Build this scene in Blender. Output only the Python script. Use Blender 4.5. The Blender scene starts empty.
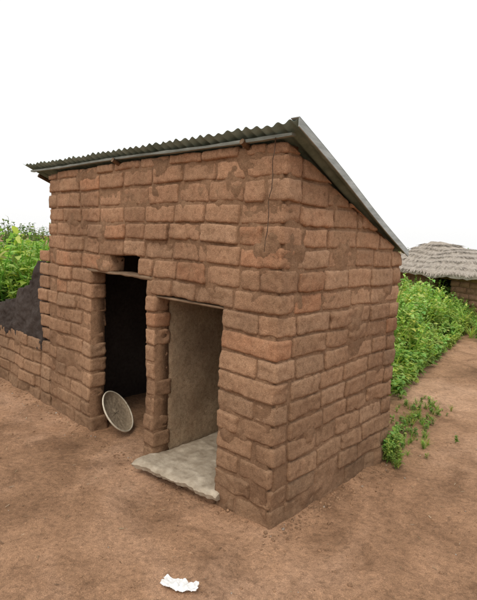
import bpy, math, random
import numpy as np
from mathutils import Vector, Matrix, noise as mn
random.seed(7); rng=np.random.default_rng(7)
scene=bpy.context.scene
S=bpy.data.objects; C=scene.collection

# ---------------------------------------------------------------- helpers
def mesh_obj(name,verts,faces,mat=None,cols=None,parent=None,smooth=False):
    me=bpy.data.meshes.new(name)
    me.from_pydata([tuple(v) for v in verts],[],[tuple(f) for f in faces])
    if cols is not None:
        a=me.color_attributes.new("Col",'FLOAT_COLOR','POINT')
        arr=np.ones((len(verts),4),dtype=np.float32); arr[:,:3]=np.array(cols)[:,:3]
        a.data.foreach_set("color",arr.ravel())
    if mat: me.materials.append(mat)
    if smooth: me.polygons.foreach_set("use_smooth",[True]*len(me.polygons))
    me.update()
    o=bpy.data.objects.new(name,me); C.objects.link(o)
    if parent: o.parent=parent
    return o
def empty(name,loc=(0,0,0),rz=0):
    e=bpy.data.objects.new(name,None); e.location=loc; e.rotation_euler=(0,0,rz); C.objects.link(e); return e
def N3(x,y,z): return mn.noise(Vector((x,y,z)))

def mat_base(name):
    m=bpy.data.materials.new(name); m.use_nodes=True
    nt=m.node_tree; b=nt.nodes["Principled BSDF"]
    b.inputs["Roughness"].default_value=0.95
    b.inputs["Specular IOR Level"].default_value=0.15
    return m,nt,b
def nz(nt,scale,detail=6,rough=.6,coord=None,dist=0):
    n=nt.nodes.new("ShaderNodeTexNoise"); n.inputs["Scale"].default_value=scale
    n.inputs["Detail"].default_value=detail; n.inputs["Roughness"].default_value=rough
    n.inputs["Distortion"].default_value=dist
    if coord: nt.links.new(coord,n.inputs["Vector"])
    return n
def ramp(nt,fac,stops):
    r=nt.nodes.new("ShaderNodeValToRGB"); e=r.color_ramp.elements
    while len(e)<len(stops): e.new(.5)
    for i,(p,c) in enumerate(stops):
        e[i].position=p; e[i].color=(c[0],c[1],c[2],1) if not isinstance(c,(int,float)) else (c,c,c,1)
    nt.links.new(fac,r.inputs["Fac"]); return r
def mul(nt,a,b,mode='MULTIPLY',fac=1.0):
    m=nt.nodes.new("ShaderNodeMix"); m.data_type='RGBA'; m.blend_type=mode
    if not isinstance(fac,(int,float)): nt.links.new(fac,m.inputs[0])
    else: m.inputs[0].default_value=fac
    for s,i in ((a,6),(b,7)):
        if isinstance(s,tuple): m.inputs[i].default_value=(*s,1)
        else: nt.links.new(s,m.inputs[i])
    return m.outputs[2]
def bump(nt,b,h,strength,dist,prev=None):
    n=nt.nodes.new("ShaderNodeBump"); n.inputs["Strength"].default_value=strength
    n.inputs["Distance"].default_value=dist; nt.links.new(h,n.inputs["Height"])
    if prev: nt.links.new(prev,n.inputs["Normal"])
    nt.links.new(n.outputs[0],b.inputs["Normal"]); return n.outputs[0]
def geo(nt):
    return nt.nodes.new("ShaderNodeNewGeometry").outputs["Position"]

def mat_mud(name,attr=True,base=(.38,.19,.10),dusty=.45):
    m,nt,b=mat_base(name); p=geo(nt)
    if attr:
        a=nt.nodes.new("ShaderNodeAttribute"); a.attribute_name="Col"; col=a.outputs["Color"]
    else: col=mul(nt,base,base,'MIX')
    n1=nz(nt,1.5,6,.62,p); r1=ramp(nt,n1.outputs["Fac"],[(.32,(.70,.68,.67)),(.52,(1,1,1)),(.70,(1.2,1.2,1.2))])
    n2=nz(nt,30,8,.75,p); r2=ramp(nt,n2.outputs["Fac"],[(.28,(.60,.56,.54)),(.5,(1,1,1)),(.72,(1.25,1.27,1.3))])
    n3=nz(nt,170,3,.65,p); r3=ramp(nt,n3.outputs["Fac"],[(.3,.74),(.58,1.04),(.76,1.5)])
    c=col
    if dusty:   # washed-down mud film that runs over bricks and joints alike
        n4=nz(nt,4.5,7,.7,p,.8); r4=ramp(nt,n4.outputs["Fac"],[(.42,0.0),(.64,dusty)])
        c=mul(nt,c,(.315,.195,.115),'MIX',r4.outputs[0])
    c=mul(nt,c,r1.outputs[0]); c=mul(nt,c,r2.outputs[0]); c=mul(nt,c,r3.outputs[0])
    nt.links.new(c,b.inputs["Base Color"])
    q=bump(nt,b,n2.outputs["Fac"],.65,.016); bump(nt,b,n3.outputs["Fac"],.5,.006,q)
    return m

M_brick=mat_mud("mud_brick",dusty=.65)
M_mortar=mat_mud("mud_mortar",attr=False,base=(.245,.145,.084),dusty=.35)
M_plaster=mat_mud("mud_plaster",attr=False,base=(.40,.295,.19),dusty=.4)
M_dark=mat_mud("soot_and_room_shade",attr=False,base=(.065,.052,.045),dusty=0)  # soot on the ruined wall; indoors the dark colour stands in for shade
def mat_simple(name,c1,c2,scale=8,stretch=None,rough=.85,bs=.4,metal=0):
    m,nt,b=mat_base(name)
    tc=nt.nodes.new("ShaderNodeTexCoord"); v=tc.outputs["Object"]
    if stretch:
        mp=nt.nodes.new("ShaderNodeMapping"); mp.inputs["Scale"].default_value=stretch
        nt.links.new(v,mp.inputs["Vector"]); v=mp.outputs[0]
    n=nz(nt,scale,8,.65,v); r=ramp(nt,n.outputs["Fac"],[(.3,c1),(.7,c2)])
    nt.links.new(r.outputs[0],b.inputs["Base Color"]); b.inputs["Roughness"].default_value=rough
    b.inputs["Metallic"].default_value=metal
    bump(nt,b,n.outputs["Fac"],bs,.01); return m
M_wood=mat_simple("old_timber",(.10,.065,.04),(.28,.19,.12),12,(.3,3,3))
M_trim=mat_simple("flashing_strip",(.24,.27,.26),(.46,.50,.49),9,(.6,.6,4),.7,.1)
M_purlin=mat_simple("grey_timber",(.14,.155,.135),(.30,.32,.29),14,(.4,3,3))
M_roof=mat_simple("weathered_zinc",(.085,.12,.09),(.24,.29,.245),7,None,.75,.15,.1)
M_slab=mat_simple("cement_slab",(.25,.20,.14),(.50,.43,.33),13,None,.9,1.0)
M_tray=mat_simple("basket_fibre",(.20,.15,.10),(.46,.37,.26),40,(1,1,4))
M_trayrim=mat_simple("basket_rim",(.45,.40,.30),(.68,.62,.50),30)
M_plastic=mat_simple("white_plastic",(.7,.7,.68),(.85,.85,.84),10,None,.4,.1)
M_wire=mat_simple("dark_wire",(.07,.045,.035),(.13,.09,.06),10)
M_thatch=mat_simple("old_thatch",(.22,.185,.15),(.48,.43,.36),16,(1,1,.6))

def mat_leaf(name,trans=.38):
    m,nt,b=mat_base(name)
    a=nt.nodes.new("ShaderNodeAttribute"); a.attribute_name="Col"
    b.inputs["Roughness"].default_value=.6
    nt.links.new(a.outputs["Color"],b.inputs["Base Color"])
    t=nt.nodes.new("ShaderNodeBsdfTranslucent"); nt.links.new(mul(nt,a.outputs["Color"],(1.4,1.5,.8)),t.inputs["Color"])
    mx=nt.nodes.new("ShaderNodeMixShader"); mx.inputs[0].default_value=trans
    nt.links.new(b.outputs[0],mx.inputs[1]); nt.links.new(t.outputs[0],mx.inputs[2])
    nt.links.new(mx.outputs[0],nt.nodes["Material Output"].inputs[0]); return m
M_leaf=mat_leaf("leaf")

# ---------------------------------------------------------------- bricks
_tc={}
def box_topo(nx,ny,nzz):
    k=(nx,ny,nzz)
    if k in _tc: return _tc[k]
    idx={};pts=[];faces=[]
    def g(i,j,l):
        t=(i,j,l)
        if t not in idx: idx[t]=len(pts); pts.append((2*i/nx-1,2*j/ny-1,2*l/nzz-1))
        return idx[t]
    for i in range(nx):
        for j in range(ny):
            faces.append((g(i,j,0),g(i,j+1,0),g(i+1,j+1,0),g(i+1,j,0)))
            faces.append((g(i,j,nzz),g(i+1,j,nzz),g(i+1,j+1,nzz),g(i,j+1,nzz)))
    for i in range(nx):
        for l in range(nzz):
            faces.append((g(i,0,l),g(i+1,0,l),g(i+1,0,l+1),g(i,0,l+1)))
            faces.append((g(i,ny,l),g(i,ny,l+1),g(i+1,ny,l+1),g(i+1,ny,l)))
    for j in range(ny):
        for l in range(nzz):
            faces.append((g(0,j,l),g(0,j,l+1),g(0,j+1,l+1),g(0,j+1,l)))
            faces.append((g(nx,j,l),g(nx,j+1,l),g(nx,j+1,l+1),g(nx,j,l+1)))
    _tc[k]=(np.array(pts),np.array(faces)); return _tc[k]

class Acc:
    def __init__(s): s.v=[];s.f=[];s.c=[];s.n=0
    def add(s,v,f,c):
        s.v.append(v); s.f.append(f+s.n); s.c.append(np.tile(np.array(c),(len(v),1)) if np.ndim(c)==1 else c); s.n+=len(v)
    def obj(s,name,mat,parent=None,smooth=True):
        f=[tuple(x) for a in s.f for x in a]
        return mesh_obj(name,np.concatenate(s.v),f,mat,np.concatenate(s.c),parent,smooth)

def rbrick(acc,c,h,col,to,rad=.012,res=.015,amp=.005,zmax=None,warp=None):
    n=[max(2,int(round(2*h[i]/res))) for i in range(3)]; n[1]=max(3,min(n[1],6))
    P,F=box_topo(*n)
    h=np.array(h); rad=min(rad*random.uniform(.7,1.5),h.min()*.9)
    p=P*h; q=np.clip(p,-(h-rad),(h-rad)); d=p-q; L=np.linalg.norm(d,axis=1,keepdims=True); L[L==0]=1
    dn=d/L; p=q+dn*rad
    a=random.gauss(0,.009); ct,st=math.cos(a),math.sin(a)
    taper=random.gauss(0,.02)
    x=p[:,0]*ct-p[:,2]*st; z=p[:,0]*st+p[:,2]*ct
    z=z*(1+taper*p[:,0]/h[0])
    yoff=random.gauss(.025,.04)*p[:,2]+random.gauss(0,.012)*p[:,0]   # face not quite square to the wall
    p=np.stack([x,p[:,1]+yoff,z],1)+np.array(c)
    seed=random.random()*50
    out=np.empty_like(p); m=random.choice((.5,.7,.8,1,1,1.9))
    for i in range(len(p)):
        X,Y,Z=p[i]
        edge=1 if abs(dn[i,1])<.95 else .55
        e=N3(X*8+seed,Y*9,Z*11)*amp*.9*m+N3(X*24,Y*24+seed,Z*26)*amp*.8+N3(X*60,Y*60+seed,Z*60)*amp*.5-max(0,abs(N3(X*13,Y*13,Z*16+seed))-.1)*amp*2.6*m*edge
        X+=dn[i,0]*e*1.3; Y+=dn[i,1]*e*1.0; Z+=dn[i,2]*e*.9
        if warp: X,Y,Z=warp(X,Y,Z)
        if zmax:
            zm=zmax(X)
            if Z>zm: Z=zm+ (Z-zm)*.02
        out[i]=to(X,Y,Z)
    acc.add(out,F,col)

def brick_col(z,hi=2.1):
    t=min(1,max(0,z/hi))
    lo=np.array((.305,.185,.108)); up=np.array((.37,.212,.125))
    c=lo*(1-t)+up*t
    c=c*random.uniform(.84,1.12)
    r=random.random()
    if r<.13 and t>.4: c=c*np.array((1.04,.93,.88))
    elif r>.88: c=c*np.array((1.04,1.09,1.13))
    if z<.30: c=c*(.68+.32*max(0,z)/.30)     # bricks get darker towards the foot of the wall
    return c

def brick_wall(acc,u0,u1,courses,to,T=.14,openings=(),H=None,trim0=None,trim1=None,colf=None,res=.015,blen=(.23,.345),warp=None,amp=.005):
    for k,(z0,z1) in enumerate(courses):
        a,b=u0,u1
        if trim0 is not None and (k+trim0)%2: a=u0+T+.004
        if trim1 is not None and (k+trim1)%2: b=u1-T-.004
        segs=[(a,b)]
        for (o0,o1,oz0,oz1) in openings:
            ov=min(z1,oz1)-max(z0,oz0)
            if ov>.45*(z1-z0):
                ns=[]
                for s in segs:
                    if o1<=s[0] or o0>=s[1]: ns.append(s); continue
                    if o0-s[0]>.04: ns.append((s[0],o0+random.uniform(-.014,.010)))
                    if s[1]-o1>.04: ns.append((o1+random.uniform(-.010,.014),s[1]))
                segs=ns
        for (sa,sb) in segs:
            x=sa; first=True
            while x<sb-.01:
                l=random.uniform(*blen)
                if first and (k%2): l*=.55 if sb-sa>.3 else 1
                first=False
                e=x+l
                if sb-e<.12: e=sb
                if H is not None and z0>max(H(x),H(e))-.025: x=e; continue
                g=random.uniform(.002,.006)
                cz=(z0+z1)/2+random.uniform(-.003,.003)
                rbrick(acc,((x+e)/2,T/2+random.gauss(0,.005),cz),((e-x)/2-g,T/2+random.uniform(-.003,.003),(z1-z0)/2-random.uniform(.003,.006)),
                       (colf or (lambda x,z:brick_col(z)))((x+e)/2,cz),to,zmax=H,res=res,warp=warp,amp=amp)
                x=e

def core(name,u0,u1,z1,to,w0,w1,mat,parent,openings=(),H=None,ins=.012,z0=-.05,nsub=.12,smear=0,warp=None):
    us={u0,u1}; zs={z0,z1}
    for o in openings:
        us|={o[0]-ins,o[1]+ins}; zs|={max(z0,o[2]-ins),o[3]+ins}
    def dens(L,a):
        L=sorted(L); r=[]
        for i in range(len(L)-1):
            n=max(1,int((L[i+1]-L[i])/a)); r+= [L[i]+(L[i+1]-L[i])*j/n for j in range(n)]
        return r+[L[-1]]
    us=dens(us,nsub); zs=dens(zs,nsub)
    def solid(i,j):
        if i<0 or j<0 or i>=len(us)-1 or j>=len(zs)-1: return False
        cu=(us[i]+us[i+1])/2; cz=(zs[j]+zs[j+1])/2
        for o in openings:
            if o[0]-ins<cu<o[1]+ins and o[2]-ins<cz<o[3]+ins: return False
        return True
    V=[];F=[];ix={}
    def g(i,j,w):
        k=(i,j,w)
        if k not in ix:
            u=us[i]; z=zs[j]; ww=(w0,w1)[w]
            if smear and w==0:
                a=N3(u*4.3,z*5.1,11)+.5*N3(u*13,z*15,4)
                ww-=max(0,a-.08)*smear+ .004*N3(u*40,z*40,2)
            if warp: u,ww,z=warp(u,ww,z)
            if H: z=min(z,H(u))
            ix[k]=len(V); V.append(to(u,ww,z))
        return ix[k]
    for i in range(len(us)-1):
        for j in range(len(zs)-1):
            if not solid(i,j): continue
            F.append((g(i,j,0),g(i+1,j,0),g(i+1,j+1,0),g(i,j+1,0)))
            F.append((g(i,j,1),g(i,j+1,1),g(i+1,j+1,1),g(i+1,j,1)))
            if not solid(i-1,j): F.append((g(i,j,0),g(i,j+1,0),g(i,j+1,1),g(i,j,1)))
            if not solid(i+1,j): F.append((g(i+1,j,0),g(i+1,j,1),g(i+1,j+1,1),g(i+1,j+1,0)))
            if not solid(i,j-1): F.append((g(i,j,0),g(i,j,1),g(i+1,j,1),g(i+1,j,0)))
            if not solid(i,j+1): F.append((g(i,j+1,0),g(i+1,j+1,0),g(i+1,j+1,1),g(i,j+1,1)))
    return mesh_obj(name,V,F,mat,parent=parent,smooth=bool(smear))

def box(name,a,b,mat,parent=None,amp=0,seg=None,rad=.006,to=lambda x,y,z:(x,y,z)):
    acc=Acc(); a=np.array(a,float); b=np.array(b,float); h=(b-a)/2; c=(a+b)/2
    res=seg or max(.03,h.max()/12)
    n=[max(2,min(60,int(2*h[i]/res))) for i in range(3)]
    P,F=box_topo(*n); r=min(rad,h.min()*.8); p=P*h; q=np.clip(p,-(h-r),h-r); d=p-q; L=np.linalg.norm(d,axis=1,keepdims=True);L[L==0]=1
    p=q+d/L*r+c
    if amp:
        for i in range(len(p)):
            e=N3(p[i,0]*7,p[i,1]*7,p[i,2]*7)*amp+N3(p[i,0]*20,p[i,1]*20,p[i,2]*20)*amp*.5
            p[i]+= (d[i]/L[i])*e
    p=np.array([to(*x) for x in p])
    acc.add(p,F,(1,1,1)); return acc.obj(name,mat,parent,smooth=rad>.003)

def tube(name,pts,rads,mat,parent=None,n=8):
    V=[];F=[]
    pts=[Vector(p) for p in pts]
    for i,p in enumerate(pts):
        t=(pts[min(i+1,len(pts)-1)]-pts[max(i-1,0)]).normalized()
        u=t.cross(Vector((0,0,1)))
        if u.length<.1: u=t.cross(Vector((1,0,0)))
        u.normalize(); w=t.cross(u)
        for k in range(n):
            a=2*math.pi*k/n; V.append(p+(u*math.cos(a)+w*math.sin(a))*rads[i])
    for i in range(len(pts)-1):
        for k in range(n):
            F.append((i*n+k,i*n+(k+1)%n,(i+1)*n+(k+1)%n,(i+1)*n+k))
    F.append(tuple(range(n))); F.append(tuple(reversed(range((len(pts)-1)*n,len(pts)*n))))
    return mesh_obj(name,V,F,mat,parent=parent,smooth=True)

# ---------------------------------------------------------------- the mud brick house
ROT=math.atan2(-.682,.731)
O=(.215,2.48,0)
house=empty("mud_brick_house",O,ROT)
LEN=2.62; DEP=1.43; T=.14; HF=2.10; HB=1.53
def roofz(b,s=0): return HF+(HB-HF)*b/DEP+.007*s
def warpF(X,Y,Z):
    Z+= .020*N3(X*.9,3.1,Z*.7)+.008*N3(X*3.2,1.1,Z*1.5)
    if Z<1.0:
        k=.022*max(0,1-Z/.9)**2+.014*N3(X*3,Z*3,7)
        Y-=k*(1 if Y<.07 else 0.2)
        if Z<.25:
            Y+=(.25-Z)/.25*.045*max(0,N3(X*4,1.7,0)+.55)
    Y+= .014*N3(X*1.3,Z*1.3,2)
    return X,Y,Z
toF=lambda u,w,z:(-u,w,z)
toR=lambda u,w,z:(-w,u,z)
toL=lambda u,w,z:(-(LEN-w),u,z)
toB=lambda u,w,z:(-u,DEP-w,z)
ch=.121
cs=[(i*ch,(i+1)*ch) for i in range(11)]+[(1.331,1.46)]
z=1.46
while z<HF-.02:
    e=min(z+random.choice((.115,.121,.128)),HF+.03)
    if HF-e<.04: e=HF+.03
    cs.append((z,e)); z=e
cs[0]=(-.04,ch)
d1=(1.18,1.89,-.1,1.33); vent=(1.27,1.63,1.33,1.46); d2=(.43,1.055,-.1,1.21)
acc=Acc()
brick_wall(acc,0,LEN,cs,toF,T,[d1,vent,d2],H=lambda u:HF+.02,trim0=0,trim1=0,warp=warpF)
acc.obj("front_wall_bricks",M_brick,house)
acc=Acc()
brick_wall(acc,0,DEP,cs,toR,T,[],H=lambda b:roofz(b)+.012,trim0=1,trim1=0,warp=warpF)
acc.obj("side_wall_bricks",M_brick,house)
acc=Acc()
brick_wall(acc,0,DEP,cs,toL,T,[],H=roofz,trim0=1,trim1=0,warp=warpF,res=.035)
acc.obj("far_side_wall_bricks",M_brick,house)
acc=Acc()
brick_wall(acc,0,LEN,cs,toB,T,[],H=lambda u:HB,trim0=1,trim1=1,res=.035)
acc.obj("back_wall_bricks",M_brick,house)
core("front_wall_mortar",.03,LEN-.02,HF+.01,toF,.013,T-.012,M_mortar,house,[(d1[0],d1[1],-.2,1.32),vent,d2],nsub=.018,smear=.026,warp=warpF)
core("side_wall_mortar",.03,DEP-T,HF,toR,.013,T-.012,M_mortar,house,H=lambda u:roofz(u)+.003,nsub=.018,smear=.026,warp=warpF)
core("far_side_wall_mortar",T,DEP-T,HF,toL,.012,T-.012,M_mortar,house,H=lambda u:roofz(u)-.012)
core("back_wall_mortar",.02,LEN-.02,HB-.02,toB,.012,T-.012,M_mortar,house)
box("partition_wall",(-1.172,T-.02,-.05),(-1.070,DEP-T-.005,1.60),M_plaster,house,amp=.014,seg=.05,rad=.02)
def inner(name,u0,u1,to,w0,w1,zt,mat,H=None):
    core(name,u0,u1,zt,to,w0,w1,mat,house,H=H,nsub=.2)
inner("inner_back_render",.16,1.06,toB,T+.008,T+.03,HB-.03,M_plaster)
inner("inner_back_shade_tone",1.19,LEN-.16,toB,T+.008,T+.03,HB-.03,M_dark)  # dim room: its shade is put into the wall colour
inner("inner_side_render",T+.04,DEP-T-.04,toR,T+.008,T+.03,HF,M_plaster,H=lambda u:roofz(u)-.03)
inner("inner_far_side_shade_tone",T+.04,DEP-T-.04,toL,T+.008,T+.03,HF,M_dark,H=lambda u:roofz(u)-.03)  # dark colour here too imitates the shade of the closed room
inner("partition_shade_tone",T+.03,DEP-T-.04,lambda u,w,z:(-(1.184+w),u,z),0,.012,1.60,M_dark)  # dark facing on the doorway room's side, painted-in room shade
box("door_lintel",(-1.96,.004,1.310),(-1.11,.13,1.335),M_wood,house,amp=.010,seg=.025,rad=.01)
box("doorway_lintel",(-1.12,.012,1.198),(-.38,.13,1.212),M_wood,house,amp=.005,seg=.03,rad=.006)
def slab():
    nx,ny=56,110
    V=[];F=[]
    def front(s):
        t=(s-.36)/(1.10-.36)
        return -.045-.110*min(1,max(0,t))**1.1+.022*N3(s*9,3,1)+.014*N3(s*33,8,1)
    for j in range(ny+1):
        for i in range(nx+1):
            t=i/nx; q=j/ny
            s=.375+(1.085-.375)*t
            f=front(s); b=f+(1.26-f)*q**1.6
            if b>.0:
                k=min(1,b/.05); s0=.375*(1-k)+.415*k; s1=1.085*(1-k)+1.060*k; s=s0+(s1-s0)*t
            else:
                s+=.012*N3(b*20,t*3,2)*(1 if t in (0,1) else 0)
            ed=max(0,1-(b-f)/.05); es=max(0,1-min(t,1-t)/.03)
            zt=.090+.012*N3(s*5,b*5,1)+.005*N3(s*20,b*20,3)-.018*ed*ed-.006*es
            V.append((-s,b,zt))
    w=nx+1; n=len(V)
    V+=[(x,y+.014,.043+.008*N3(x*14,y*14,2)) for x,y,zz in V]
    for j in range(ny):
        for i in range(nx):
            a=j*w+i; F.append((a,a+1,a+w+1,a+w)); F.append((n+a,n+a+w,n+a+w+1,n+a+1))
    for i in range(nx): F.append((i,n+i,n+i+1,i+1)); a=ny*w+i; F.append((a,a+1,n+a+1,n+a))
    for j in range(ny):
        a=j*w; F.append((a,a+w,n+a+w,n+a)); a=j*w+nx; F.append((a,n+a,n+a+w,a+w))
    mesh_obj("floor_slab",V,F,M_slab,parent=house)
slab()
box("slab_footing",(-1.03,-.005,-.05),(-.43,.25,.05),M_mortar,house,amp=.03,seg=.03,rad=.02)
# roof
S0,S1=-.115,2.96
SK=.095   # sheets laid slightly out of square: side overhang shrinks to the back
def roof():
    s0,s1=S0,S1; b0,b1=-.075,DEP+.03
    wl=.070; nper=10
    ns=int((s1-s0)/wl*nper); nb=20
    V=[];F=[]
    for side in (0,1):
        for j in range(nb+1):
            b=b0+(b1-b0)*j/nb
            for i in range(ns+1):
                s=s0+(s1-s0)*i/ns
                sheet=int((s-s0)/.76)
                fr=max(0,1-j/4)
                zz=roofz(b,s)+.048+.0075*math.sin(2*math.pi*s/wl+.9*N3(s*2,0,0))*(1+.6*N3(s*6,1,1))+.009*N3(s*1.4,b*1.5,1)+.005*N3(s*9,b*2,4)+fr*.010*N3(s*5,sheet*3.1,9)
                bb=b+(.030*N3(sheet*7.3,0,0)+.016*N3(s*12,0,2) if j==0 else 0)
                V.append((-(s+SK*b/DEP),bb,zz-(.0012 if side else 0)))
    w=ns+1; off=(nb+1)*w
    for j in range(nb):
        for i in range(ns):
            a=j*w+i
            F.append((a,a+1,a+w+1,a+w)); F.append((off+a,off+a+w,off+a+w+1,off+a+1))
    for i in range(ns):
        F.append((i,off+i,off+i+1,i+1)); a=nb*w+i; F.append((a,a+1,off+a+1,off+a))
    for j in range(nb):
        a=j*w; F.append((a,a+w,off+a+w,off+a)); a=j*w+ns; F.append((a,off+a,off+a+w,a+w))
    mesh_obj("corrugated_roof",V,F,M_roof,parent=house,smooth=True)
roof()
tilt=lambda x,y,z:(x,y,z-.007*x+.004*math.sin(x*3.1))
box("front_purlin",(-2.88,-.038,HF+.020),(.05,-.004,HF+.037),M_purlin,house,amp=.004,seg=.04,rad=.003,to=tilt)
sl=(HB-HF)/DEP
def toV(x,y,z): return (x-SK*y/DEP,y,z+sl*y+.005*math.sin(y*5))
box("verge_strip",(-S0-.003,-.080,HF+.016),(-S0+.004,DEP+.035,HF+.058),M_trim,house,amp=.0,seg=.05,rad=.001,to=toV)
box("verge_strip_top",(-S0-.05,-.080,HF+.0582),(-S0+.004,DEP+.035,HF+.062),M_trim,house,amp=.0,seg=.05,rad=.001,to=toV)
for i,(s,f) in enumerate(((.27,-.052),(.95,.02),(1.52,-.050),(2.3,.02),(2.85,.02))):
    tube("rafter_%d"%(i+1),[(-s,f,roofz(f,s)+.002),(-s,DEP+.02,roofz(DEP+.02,s)+.002)],[.017,.016],M_wood,house)
pts=[(-.045,-.045,2.12)]
for i in range(16):
    zz=2.09-i*.036; pts.append((-.065-.035*i/15+.010*N3(i*.6,0,0),-.022-.006*math.sin(i),zz))
tube("hanging_wire",pts,[.0025]*len(pts),M_wire,house,6)

# ---------------------------------------------------------------- adjoining ruined wall
rw=empty("ruined_mud_brick_wall",O,ROT)
cw=[(-.04,ch)]+[(ch*i,ch*(i+1)) for i in range(1,12)]
acc=Acc()
to2=lambda u,w,z:(-u,w+.015,z)
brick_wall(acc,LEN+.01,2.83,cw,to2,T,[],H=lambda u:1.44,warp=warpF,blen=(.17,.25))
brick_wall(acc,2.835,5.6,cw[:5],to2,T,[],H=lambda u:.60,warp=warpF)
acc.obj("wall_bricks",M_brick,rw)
core("wall_core",LEN+.03,5.5,.54,lambda u,w,z:(-u,w,z),.03,.14,M_mortar,rw,nsub=.03,smear=.03,warp=warpF)
def HS(u):
    pts=[(2.80,1.24),(2.90,1.30),(3.0,1.34),(3.05,1.29),(3.10,1.12),(3.3,1.05),(3.5,1.0),(3.56,.90),(4.0,.80),(4.3,.60)]
    for (a,za),(b,zb) in zip(pts,pts[1:]):
        if u<=b: return za+(zb-za)*max(0,(u-a))/(b-a)+.05*N3(u*11,0,0)+.02*N3(u*31,0,3)
    return .56
V=[];F=[];nu,nzv=80,44
for sd_ in (0,1):
    for i in range(nu+1):
        u=2.80+1.5*i/nu
        for j in range(nzv+1):
            zz=.50+(HS(u)-.50)*j/nzv
            th=.075*(1-.55*(j/nzv)**3)
            e=.030*N3(u*5,zz*6,3+sd_)+.022*N3(u*13,zz*15,sd_)+.010*N3(u*32,zz*34,sd_)
            V.append((-u,.105+(th+e if sd_ else -th+e),zz))
w=nzv+1; off=(nu+1)*w
for i in range(nu):
    for j in range(nzv):
        a=i*w+j; F.append((a,a+1,a+w+1,a+w)); F.append((off+a,off+a+w,off+a+w+1,off+a+1))
    a=i*w+nzv; F.append((a,off+a,off+a+w,a+w))
for j in range(nzv):
    a=j; F.append((a,off+a,off+a+1,a+1)); a=nu*w+j; F.append((a,a+1,off+a+1,off+a))
mesh_obj("sooty_remains",V,F,M_dark,parent=rw,smooth=True)

# ---------------------------------------------------------------- winnowing tray leaning in the doorway
def tray():
    e=empty("winnowing_tray")
    V=[];F=[];n=56
    prof=[(0.001,.0),(.04,.0),(.08,.001),(.12,.004),(.15,.010),(.168,.020),(.182,.030),(.187,.030),(.176,.016),(.155,.002),(.12,-.006),(.06,-.009),(0.002,-.010)]
    for r,h in prof:
        for k in range(n):
            a=2*math.pi*k/n; rr=r*(1+.03*math.sin(2*a+1)); V.append((rr*math.cos(a),rr*math.sin(a),h+.003*math.sin(a*14+r*200)))
    for i in range(len(prof)-1):
        for k in range(n): F.append((i*n+k,i*n+(k+1)%n,(i+1)*n+(k+1)%n,(i+1)*n+k))
    mesh_obj("woven_dish",V,F,M_tray,parent=e,smooth=True)
    pts=[]
    for k in range(n+1):
        a=2*math.pi*k/n; pts.append((.185*math.cos(a)*(1+.03*math.sin(2*a+1)),.185*math.sin(a)*(1+.03*math.sin(2*a+1)),.030))
    tube("rim",pts,[.0065]*len(pts),M_trayrim,e)
    return e
tr=tray()
def HL(s,b,z):
    v=Matrix.Rotation(ROT,4,'Z')@Vector((-s,b,z)); return Vector(O)+v
nrm=Vector((.80,-.10,.60)).normalized(); up=Vector((0,0,1)); up=(up-nrm*up.dot(nrm)).normalized(); side=up.cross(nrm)
tr.matrix_world=Matrix.Translation((-.975,3.81,.152))@Matrix((side,up,nrm)).transposed().to_4x4()

# ---------------------------------------------------------------- ground
cR,sR=math.cos(-ROT),math.sin(-ROT)
def local(x,y):
    dx,dy=x-O[0],y-O[1]; return -(dx*cR-dy*sR), dx*sR+dy*cR
def gh(x,y):
    h=.020*N3(x*.7,y*.7,0)+.014*N3(x*2.3,y*2.3,3)+.007*N3(x*8,y*8,9)
    s,b=local(x,y)
    ds=max(-s,s-5.4)
    sd=max(ds,-b,b-DEP)
    h+=.018*math.exp(-(sd/.075)**2) if not (.3<s<1.95 and b<.3) else 0   # soil washed up against the wall foot
    return h-.010
def axis(a,b,step,far):
    L=list(np.arange(a,b,step)); s=step; x=L[-1]
    while x<far: s*=1.22; x+=s; L.append(x)
    s=step; x=a; P=[]
    while x>-far: s*=1.22; x-=s; P.append(x)
    return P[::-1]+L
xs=axis(-2.6,3.0,.028,260); ys=axis(.9,5.2,.028,260)
V=[(x,y,(gh(x,y)+.003*N3(x*24,y*24,5)) if abs(x)<30 and abs(y)<40 else 0) for y in ys for x in xs]; w=len(xs)
F=[(j*w+i,j*w+i+1,(j+1)*w+i+1,(j+1)*w+i) for j in range(len(ys)-1) for i in range(w-1)]
def mat_ground():
    m,nt,b=mat_base("red_earth"); p=geo(nt)
    n0=nz(nt,.6,6,.62,p,.8); r0=ramp(nt,n0.outputs["Fac"],[(.34,(.26,.148,.082)),(.5,(.375,.218,.125)),(.66,(.50,.31,.195))])
    n1=nz(nt,2.6,8,.72,p,.6); r1=ramp(nt,n1.outputs["Fac"],[(.32,(.60,.58,.56)),(.5,(1,1,1)),(.70,(1.22,1.22,1.22))])
    n2=nz(nt,34,7,.72,p); r2=ramp(nt,n2.outputs["Fac"],[(.3,.64),(.5,1),(.72,1.32)])
    n3=nz(nt,190,3,.6,p); r3=ramp(nt,n3.outputs["Fac"],[(.3,.72),(.55,1.0),(.75,1.55)])
    c=mul(nt,r0.outputs[0],r1.outputs[0]); c=mul(nt,c,r2.outputs[0]); c=mul(nt,c,r3.outputs[0])
    nt.links.new(c,b.inputs["Base Color"])
    q=bump(nt,b,n1.outputs["Fac"],.5,.05); q=bump(nt,b,n2.outputs["Fac"],.7,.02,q); bump(nt,b,n3.outputs["Fac"],.5,.006,q)
    return m
mesh_obj("ground",V,F,mat_ground(),smooth=True)
acc=Acc(); P,Fp=box_topo(3,3,3)
Pn=P/np.linalg.norm(P,axis=1,keepdims=True)
def inhouse(x,y):
    s,b=local(x,y)
    return -.02<s<LEN+2.4 and -.02<b<DEP
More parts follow.
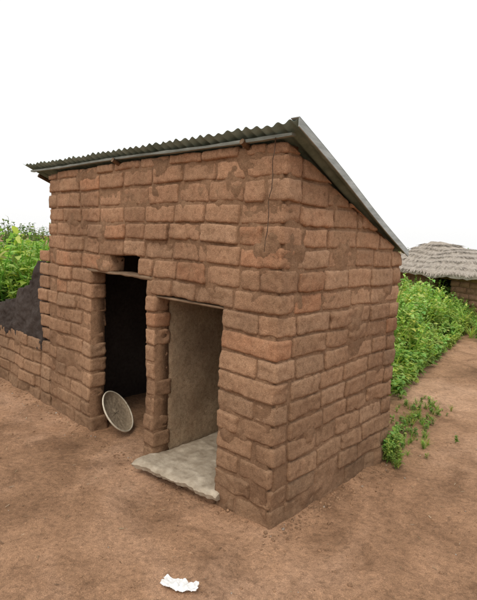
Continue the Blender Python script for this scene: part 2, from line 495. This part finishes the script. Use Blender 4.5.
def crumb(x,y,r):
    p=Pn*np.array((r*random.uniform(.7,1.4),r*random.uniform(.7,1.2),r*random.uniform(.4,.8)))
    a=random.random()*6.3; c,s=math.cos(a),math.sin(a); p=np.stack([p[:,0]*c-p[:,1]*s,p[:,0]*s+p[:,1]*c,p[:,2]],1)
    p*= (1+.2*rng.standard_normal((len(p),1)))
    t=random.random(); col=np.array((.34,.20,.115))*(.7+.6*t)
    if random.random()<.04: col=np.array((.46,.40,.33))
    acc.add(p+np.array((x,y,gh(x,y)+r*.1)),Fp,col)
for i in range(1800):
    y=random.uniform(1.2,8); x=random.uniform(-.62*y-.3,.62*y+.3)
    if inhouse(x,y): continue
    crumb(x,y,abs(random.gauss(0,.0035))+.0018)
for i in range(600):
    if random.random()<.6: s=random.uniform(-.05,LEN+1.5); b=-abs(random.gauss(0,.07))-.01
    else: b=random.uniform(-.05,DEP); s=-abs(random.gauss(0,.07))-.015
    q=HL(s,b,0); crumb(q.x,q.y,abs(random.gauss(0,.0045))+.002)
acc.obj("pebbles",M_brick)
# bits of dry straw and leaf trodden into the yard
Vs=[];Fs=[];Cs=[]
for i in range(380):
    y=random.uniform(1.3,6); x=random.uniform(-.6*y,.6*y)
    if inhouse(x,y): continue
    a=random.random()*6.28; L=random.uniform(.008,.035); wd=random.uniform(.0008,.003)
    dx,dy=math.cos(a)*L,math.sin(a)*L; px,py=-math.sin(a)*wd,math.cos(a)*wd; z0=gh(x,y)+.005; z1=z0+random.uniform(0,.006)
    o=len(Vs); Vs+=[(x-px,y-py,z0),(x+px,y+py,z0),(x+dx+px,y+dy+py,z1),(x+dx-px,y+dy-py,z1)]; Fs.append((o,o+1,o+2,o+3))
    cc=random.choice(((.45,.36,.22),(.30,.22,.13),(.16,.10,.06),(.55,.47,.33))); Cs+=[cc]*4
mesh_obj("dry_straw",Vs,Fs,M_brick,Cs)

# ---------------------------------------------------------------- crumpled plastic
def litter():
    V=[];F=[];n=44;m=26
    for j in range(m):
        for i in range(n):
            u=i/(n-1)-.5; v=j/(m-1)-.5
            x=u*.175+.010*N3(u*5,v*5,1); y=v*.070*(1.1-.9*abs(u+.1))+.014*N3(u*6,v*4,5)+.03*u*u
            z=.006+.032*abs(N3(u*5+3,v*3.5,2))+.008*abs(N3(u*13,v*12,6))
            V.append((x,y,max(.002,z)))
    F=[(j*n+i,j*n+i+1,(j+1)*n+i+1,(j+1)*n+i) for j in range(m-1) for i in range(n-1)]
    o=mesh_obj("crumpled_plastic_litter",V,F,M_plastic)
    o.location=(-.218,2.035,.004); o.rotation_euler=(0,0,-.25)
litter()

# ---------------------------------------------------------------- vegetation
def leaf(L,W,az,el,droop,base,roll=0):
    seg=4
    d=np.array((math.cos(az),math.sin(az))); s=np.array((-math.sin(az),math.cos(az)))
    wid=[.25,.9,1,.62,.05]; x=0;z=0;e=el
    V=[]
    for i in range(seg+1):
        wv=W*wid[i]*.5
        for sg in (-1,1):
            V.append((base[0]+d[0]*x+s[0]*wv*sg,base[1]+d[1]*x+s[1]*wv*sg,base[2]+z+wv*.25+sg*wv*roll))
        x+=L/seg*math.cos(e); z+=L/seg*math.sin(e); e-=droop/seg
    F=[(2*i,2*i+1,2*i+3,2*i+2) for i in range(seg)]
    return V,F
def plant(h,nl,Ls,kind):
    V=[];F=[];Cc=[]
    def add(v,f,c):
        o=len(V); V.extend(v); F.extend([tuple(a+o for a in q) for q in f]); Cc.extend([c]*len(v))
    if kind=='weed':
        nst=random.randint(3,5)
        for k in range(nst):
            az=random.random()*6.28; lean=random.uniform(.05,.42); hh=h*random.uniform(.6,1)
            nseg=4; r=.005
            for i in range(nseg):
                t0,t1=i/nseg,(i+1)/nseg
                a=(math.cos(az)*lean*hh*t0**1.5,math.sin(az)*lean*hh*t0**1.5,hh*t0); b=(math.cos(az)*lean*hh*t1**1.5,math.sin(az)*lean*hh*t1**1.5,hh*t1)
                add([(a[0]-r,a[1],a[2]),(a[0]+r,a[1],a[2]),(b[0]+r,b[1],b[2]),(b[0]-r,b[1],b[2])],[(0,1,2,3)],(.75,.9,.7))
                add([(a[0],a[1]-r,a[2]),(a[0],a[1]+r,a[2]),(b[0],b[1]+r,b[2]),(b[0],b[1]-r,b[2])],[(0,1,2,3)],(.75,.9,.7))
            for i in range(nl):
                t=random.uniform(.12,1)**.8
                p=(math.cos(az)*lean*hh*t**1.5,math.sin(az)*lean*hh*t**1.5,hh*t)
                L=Ls*random.uniform(.5,1.1)*(1.15-.5*t)
                v,f=leaf(L,L*random.uniform(.38,.6),random.random()*6.28,random.uniform(.0,.9),random.uniform(.4,1.6),p,random.uniform(-.4,.4))
                g=(.55+.6*t)*random.uniform(.8,1.2); add(v,f,(g*random.uniform(.85,1.3),g,g*random.uniform(.7,1.1)))
    else:
        for i in range(nl):
            a=random.random()*6.28; L=h*random.uniform(.6,1.15)
            v,f=leaf(L,Ls,a,random.uniform(1.0,1.5),random.uniform(.2,1.3),(random.gauss(0,.04),random.gauss(0,.04),0))
            g=random.uniform(.7,1.2); add(v,f,(g*random.uniform(.9,1.35),g,g*.9))
    return np.array(V),np.array(F),np.array(Cc)
T_weed=[plant(1,20,.16,'weed') for _ in range(8)]
T_low=[plant(1,12,.34,'weed') for _ in range(5)]
T_grass=[plant(1,26,.035,'grass') for _ in range(4)]
T_shrub=[plant(1,44,.085,'weed') for _ in range(6)]
def scatter(name,items,base,vary=.2):
    acc=Acc()
    for (x,y,h,tmpl) in items:
        V,F,Cc=random.choice(tmpl); a=random.random()*6.28; c,s=math.cos(a),math.sin(a)
        wd=h*random.uniform(.85,1.25)
        p=np.stack([(V[:,0]*c-V[:,1]*s)*wd+x,(V[:,0]*s+V[:,1]*c)*wd+y,V[:,2]*h+gh(x,y)],1)
        m=random.uniform(1-vary,1+vary); hue=random.uniform(.85,1.25)
        acc.add(p,F,Cc*np.array(base)*m*np.array((hue,1,1)))
    return acc.obj(name,M_leaf,smooth=False)
G=(.27,.43,.115)
items=[]
for i in range(1000):
    y=4.75+ (random.random()**.8)*7.5
    edge=1.70+(y-4.9)*.64
    x=random.uniform(-.2,edge)
    if random.random()<.35: x=edge-abs(random.gauss(0,.4))
    d=edge-x+.30*N3(x*1.2,y*1.2,0)
    h=min(1.06,.26+.95*max(0,d))*random.uniform(.7,1.12)
    if y>7: h*=.85
    if inhouse(x,y) : continue
    items.append((x,y,h,T_low if h<.4 else (T_weed if random.random()<.93 else T_grass)))
for i in range(330):
    y=random.uniform(8.4,12.0); x=random.uniform(3.6,9)
    items.append((x,y,random.uniform(.3,.6),T_weed if random.random()<.85 else T_grass))
scatter("weeds",items,G)
items=[]
cx,cy=1.21,3.50
for i in range(26): items.append((cx+random.gauss(0,.05),cy+random.gauss(0,.07),random.uniform(.07,.24),T_low if random.random()<.6 else T_weed))
for i in range(150):
    t=random.random()**1.3; items.append((1.32+t*.75+random.gauss(0,.11),3.75+t*1.05+random.gauss(0,.18),random.uniform(.02,.10),T_low if random.random()<.6 else T_grass))
scatter("ground_weeds",items,(.20,.33,.085))
items=[]
for i in range(380):
    y=random.uniform(5.6,9); x=-y*random.uniform(.33,.68)
    items.append((x,y,random.uniform(1.2,1.68),T_shrub if random.random()<.75 else T_weed))
scatter("shrubs",items,(.26,.41,.11))
items=[]
for i in range(700):
    a=random.uniform(-1.4,1.4); r=random.uniform(26,60)
    if .2<a<.75: continue
    items.append((math.sin(a)*r,math.cos(a)*r,random.uniform(1.9,2.6),T_weed))
for i in range(200):
    a=random.uniform(.15,.8); r=random.uniform(30,55); items.append((math.sin(a)*r,math.cos(a)*r,random.uniform(1.2,1.9),T_weed))
for i in range(40): items.append((random.uniform(9.6,12.5),random.uniform(17,19),random.uniform(1.5,2.1),T_shrub))
scatter("background_vegetation",items,(.12,.20,.06))

# ---------------------------------------------------------------- thatched hut
D=Vector((.325,-.946,0)); hrot=math.atan2(D.y,D.x)
hut=empty("thatched_hut",(3.9,13.9,0),hrot)
HL_,HD_,HH_=4.4,2.9,1.15
hc=[(-.04,.13)]+[(.13*i,.13*(i+1)) for i in range(1,9)]
win=(2.45,3.0,.46,.92)
hcol=lambda x,z: np.array((.36,.205,.125))*random.uniform(.85,1.15)
acc=Acc()
tA=lambda u,w,z:(u,w,z)
brick_wall(acc,0,HL_,hc,tA,.16,[win],res=.06,blen=(.26,.36),colf=hcol,amp=.006)
tE=lambda u,w,z:(HL_-w,u,z); brick_wall(acc,.16,HD_,hc,tE,.16,[],res=.06,blen=(.26,.36),colf=hcol)
tW=lambda u,w,z:(w,u,z); brick_wall(acc,.16,HD_,hc,tW,.16,[],res=.08,blen=(.26,.36),colf=hcol)
tN=lambda u,w,z:(u,HD_-w,z); brick_wall(acc,.16,HL_-.16,hc,tN,.16,[],res=.08,blen=(.26,.36),colf=hcol)
acc.obj("hut_walls",M_brick,hut)
core("hut_wall_core",.02,HL_-.02,HH_,tA,.012,.14,M_mortar,hut,[win])
core("hut_end_core",.18,HD_-.02,HH_,tE,.012,.14,M_mortar,hut); core("hut_far_core",.18,HD_-.02,HH_,tW,.012,.14,M_mortar,hut)
core("hut_back_core",.18,HL_-.18,HH_,tN,.012,.14,M_mortar,hut)
core("hut_inner_shade_tone",.2,HL_-.2,HH_,lambda u,w,z:(u,.7+w,z),0,.05,M_dark,hut)  # added dark sheet behind the window, colour imitates the shade inside
def thatch():
    V=[];F=[];n=150;R=22
    x0,x1,y0,y1=-.38,HL_+.4,-.38,HD_+.38
    rx0,rx1,ry=.5,.9,HD_/2
    per=[]
    tot=2*(x1-x0)+2*(y1-y0)
    for k in range(n):
        t=k/n*tot
        if t<x1-x0: p=(x0+t,y0)
        elif t<x1-x0+y1-y0: p=(x1,y0+t-(x1-x0))
        elif t<2*(x1-x0)+y1-y0: p=(x1-(t-(x1-x0)-(y1-y0)),y1)
        else: p=(x0,y1-(t-2*(x1-x0)-(y1-y0)))
        c=(min(max(p[0],x0+.9),x1-.9),min(max(p[1],y0+.9),y1-.9)); d=Vector((p[0]-c[0],p[1]-c[1]))
        if d.length>.9: d=d.normalized()*.9
        per.append((c[0]+d.x,c[1]+d.y))
    def surf(k,t):
        x,y=per[k%n]; tx=min(max(x,rx0),rx1)
        X=x+(tx-x)*t; Y=y+(ry-y)*t
        Z=1.05+(1.80-1.05)*t**.95
        st=(t*7)%1
        Z+=.025*(1-st)+.07*N3(X*1.3,Y*1.3,Z)+.025*N3(X*7,Y*7,Z*7)
        return X,Y,Z
    V=[surf(k,r/R) for r in range(R+1) for k in range(n)]
    F=[(r*n+k,r*n+(k+1)%n,(r+1)*n+(k+1)%n,(r+1)*n+k) for r in range(R) for k in range(n)]
    o=len(V); V+=[(surf(k,0)[0],surf(k,0)[1],surf(k,0)[2]-.09+.05*N3(k*.7,0,0)) for k in range(n)]
    V+=[(surf(k,.25)[0],surf(k,.25)[1],surf(k,.25)[2]-.13) for k in range(n)]
    F+=[(o+k,o+(k+1)%n,(k+1)%n,k) for k in range(n)]+[(o+n+k,o+n+(k+1)%n,o+(k+1)%n,o+k) for k in range(n)]
    for i in range(9000):
        k=random.randrange(n); t=random.choice([0,0,0]+[j/7 for j in range(7)])+random.uniform(0,.05); a=Vector(surf(k,min(.97,t))); b=Vector(surf(k,min(1,t+.12)))
        d=(a-b).normalized(); a=a+Vector((random.uniform(-.03,.03),random.uniform(-.03,.03),.012)); L=random.uniform(.06,.17)
        e=a+d*L+Vector((random.gauss(0,.02),random.gauss(0,.02),-.03 if t<.06 else .0)); s=Vector((.007,.007,0)) if random.random()<.5 else Vector((.007,-.007,0))
        o=len(V); V+=[a-s,a+s,e+s*.4,e-s*.4]; F.append((o,o+1,o+2,o+3))
    mesh_obj("thatch_roof",V,F,M_thatch,parent=hut)
thatch()

# ---------------------------------------------------------------- light, world, camera
az=math.radians(200); el=math.radians(58)
sd=Vector((math.sin(az)*math.cos(el),math.cos(az)*math.cos(el),math.sin(el)))
L=bpy.data.lights.new("sun","SUN"); L.energy=.8; L.angle=math.radians(24); L.color=(1,.965,.91)
lo=bpy.data.objects.new("sun",L); C.objects.link(lo); lo.rotation_euler=sd.to_track_quat('Z','Y').to_euler()
W=bpy.data.worlds.new("World"); scene.world=W; W.use_nodes=True; nt=W.node_tree; nt.nodes.clear()
sky=nt.nodes.new("ShaderNodeTexSky"); sky.sky_type='NISHITA'; sky.sun_disc=False; sky.sun_elevation=el; sky.sun_rotation=az
sky.air_density=1.5; sky.dust_density=6; sky.ozone_density=.5
b1=nt.nodes.new("ShaderNodeBackground"); b1.inputs[1].default_value=.05; nt.links.new(sky.outputs[0],b1.inputs[0])
b2=nt.nodes.new("ShaderNodeBackground"); b2.inputs[0].default_value=(1,1,1,1); b2.inputs[1].default_value=.97
ad=nt.nodes.new("ShaderNodeAddShader"); nt.links.new(b1.outputs[0],ad.inputs[0]); nt.links.new(b2.outputs[0],ad.inputs[1])
ow=nt.nodes.new("ShaderNodeOutputWorld"); nt.links.new(ad.outputs[0],ow.inputs[0])
cam=bpy.data.cameras.new("camera"); co=bpy.data.objects.new("camera",cam); C.objects.link(co)
cam.sensor_width=36; cam.lens=28.8; cam.clip_end=1000; cam.clip_start=.05
co.matrix_world=Matrix.Translation((0,0,1.6))@Matrix.Rotation(math.radians(83),4,'X')@Matrix.Rotation(math.radians(2.4),4,'Z')
scene.camera=co
scene.view_settings.view_transform='Standard'; scene.view_settings.look='None'; scene.view_settings.exposure=0
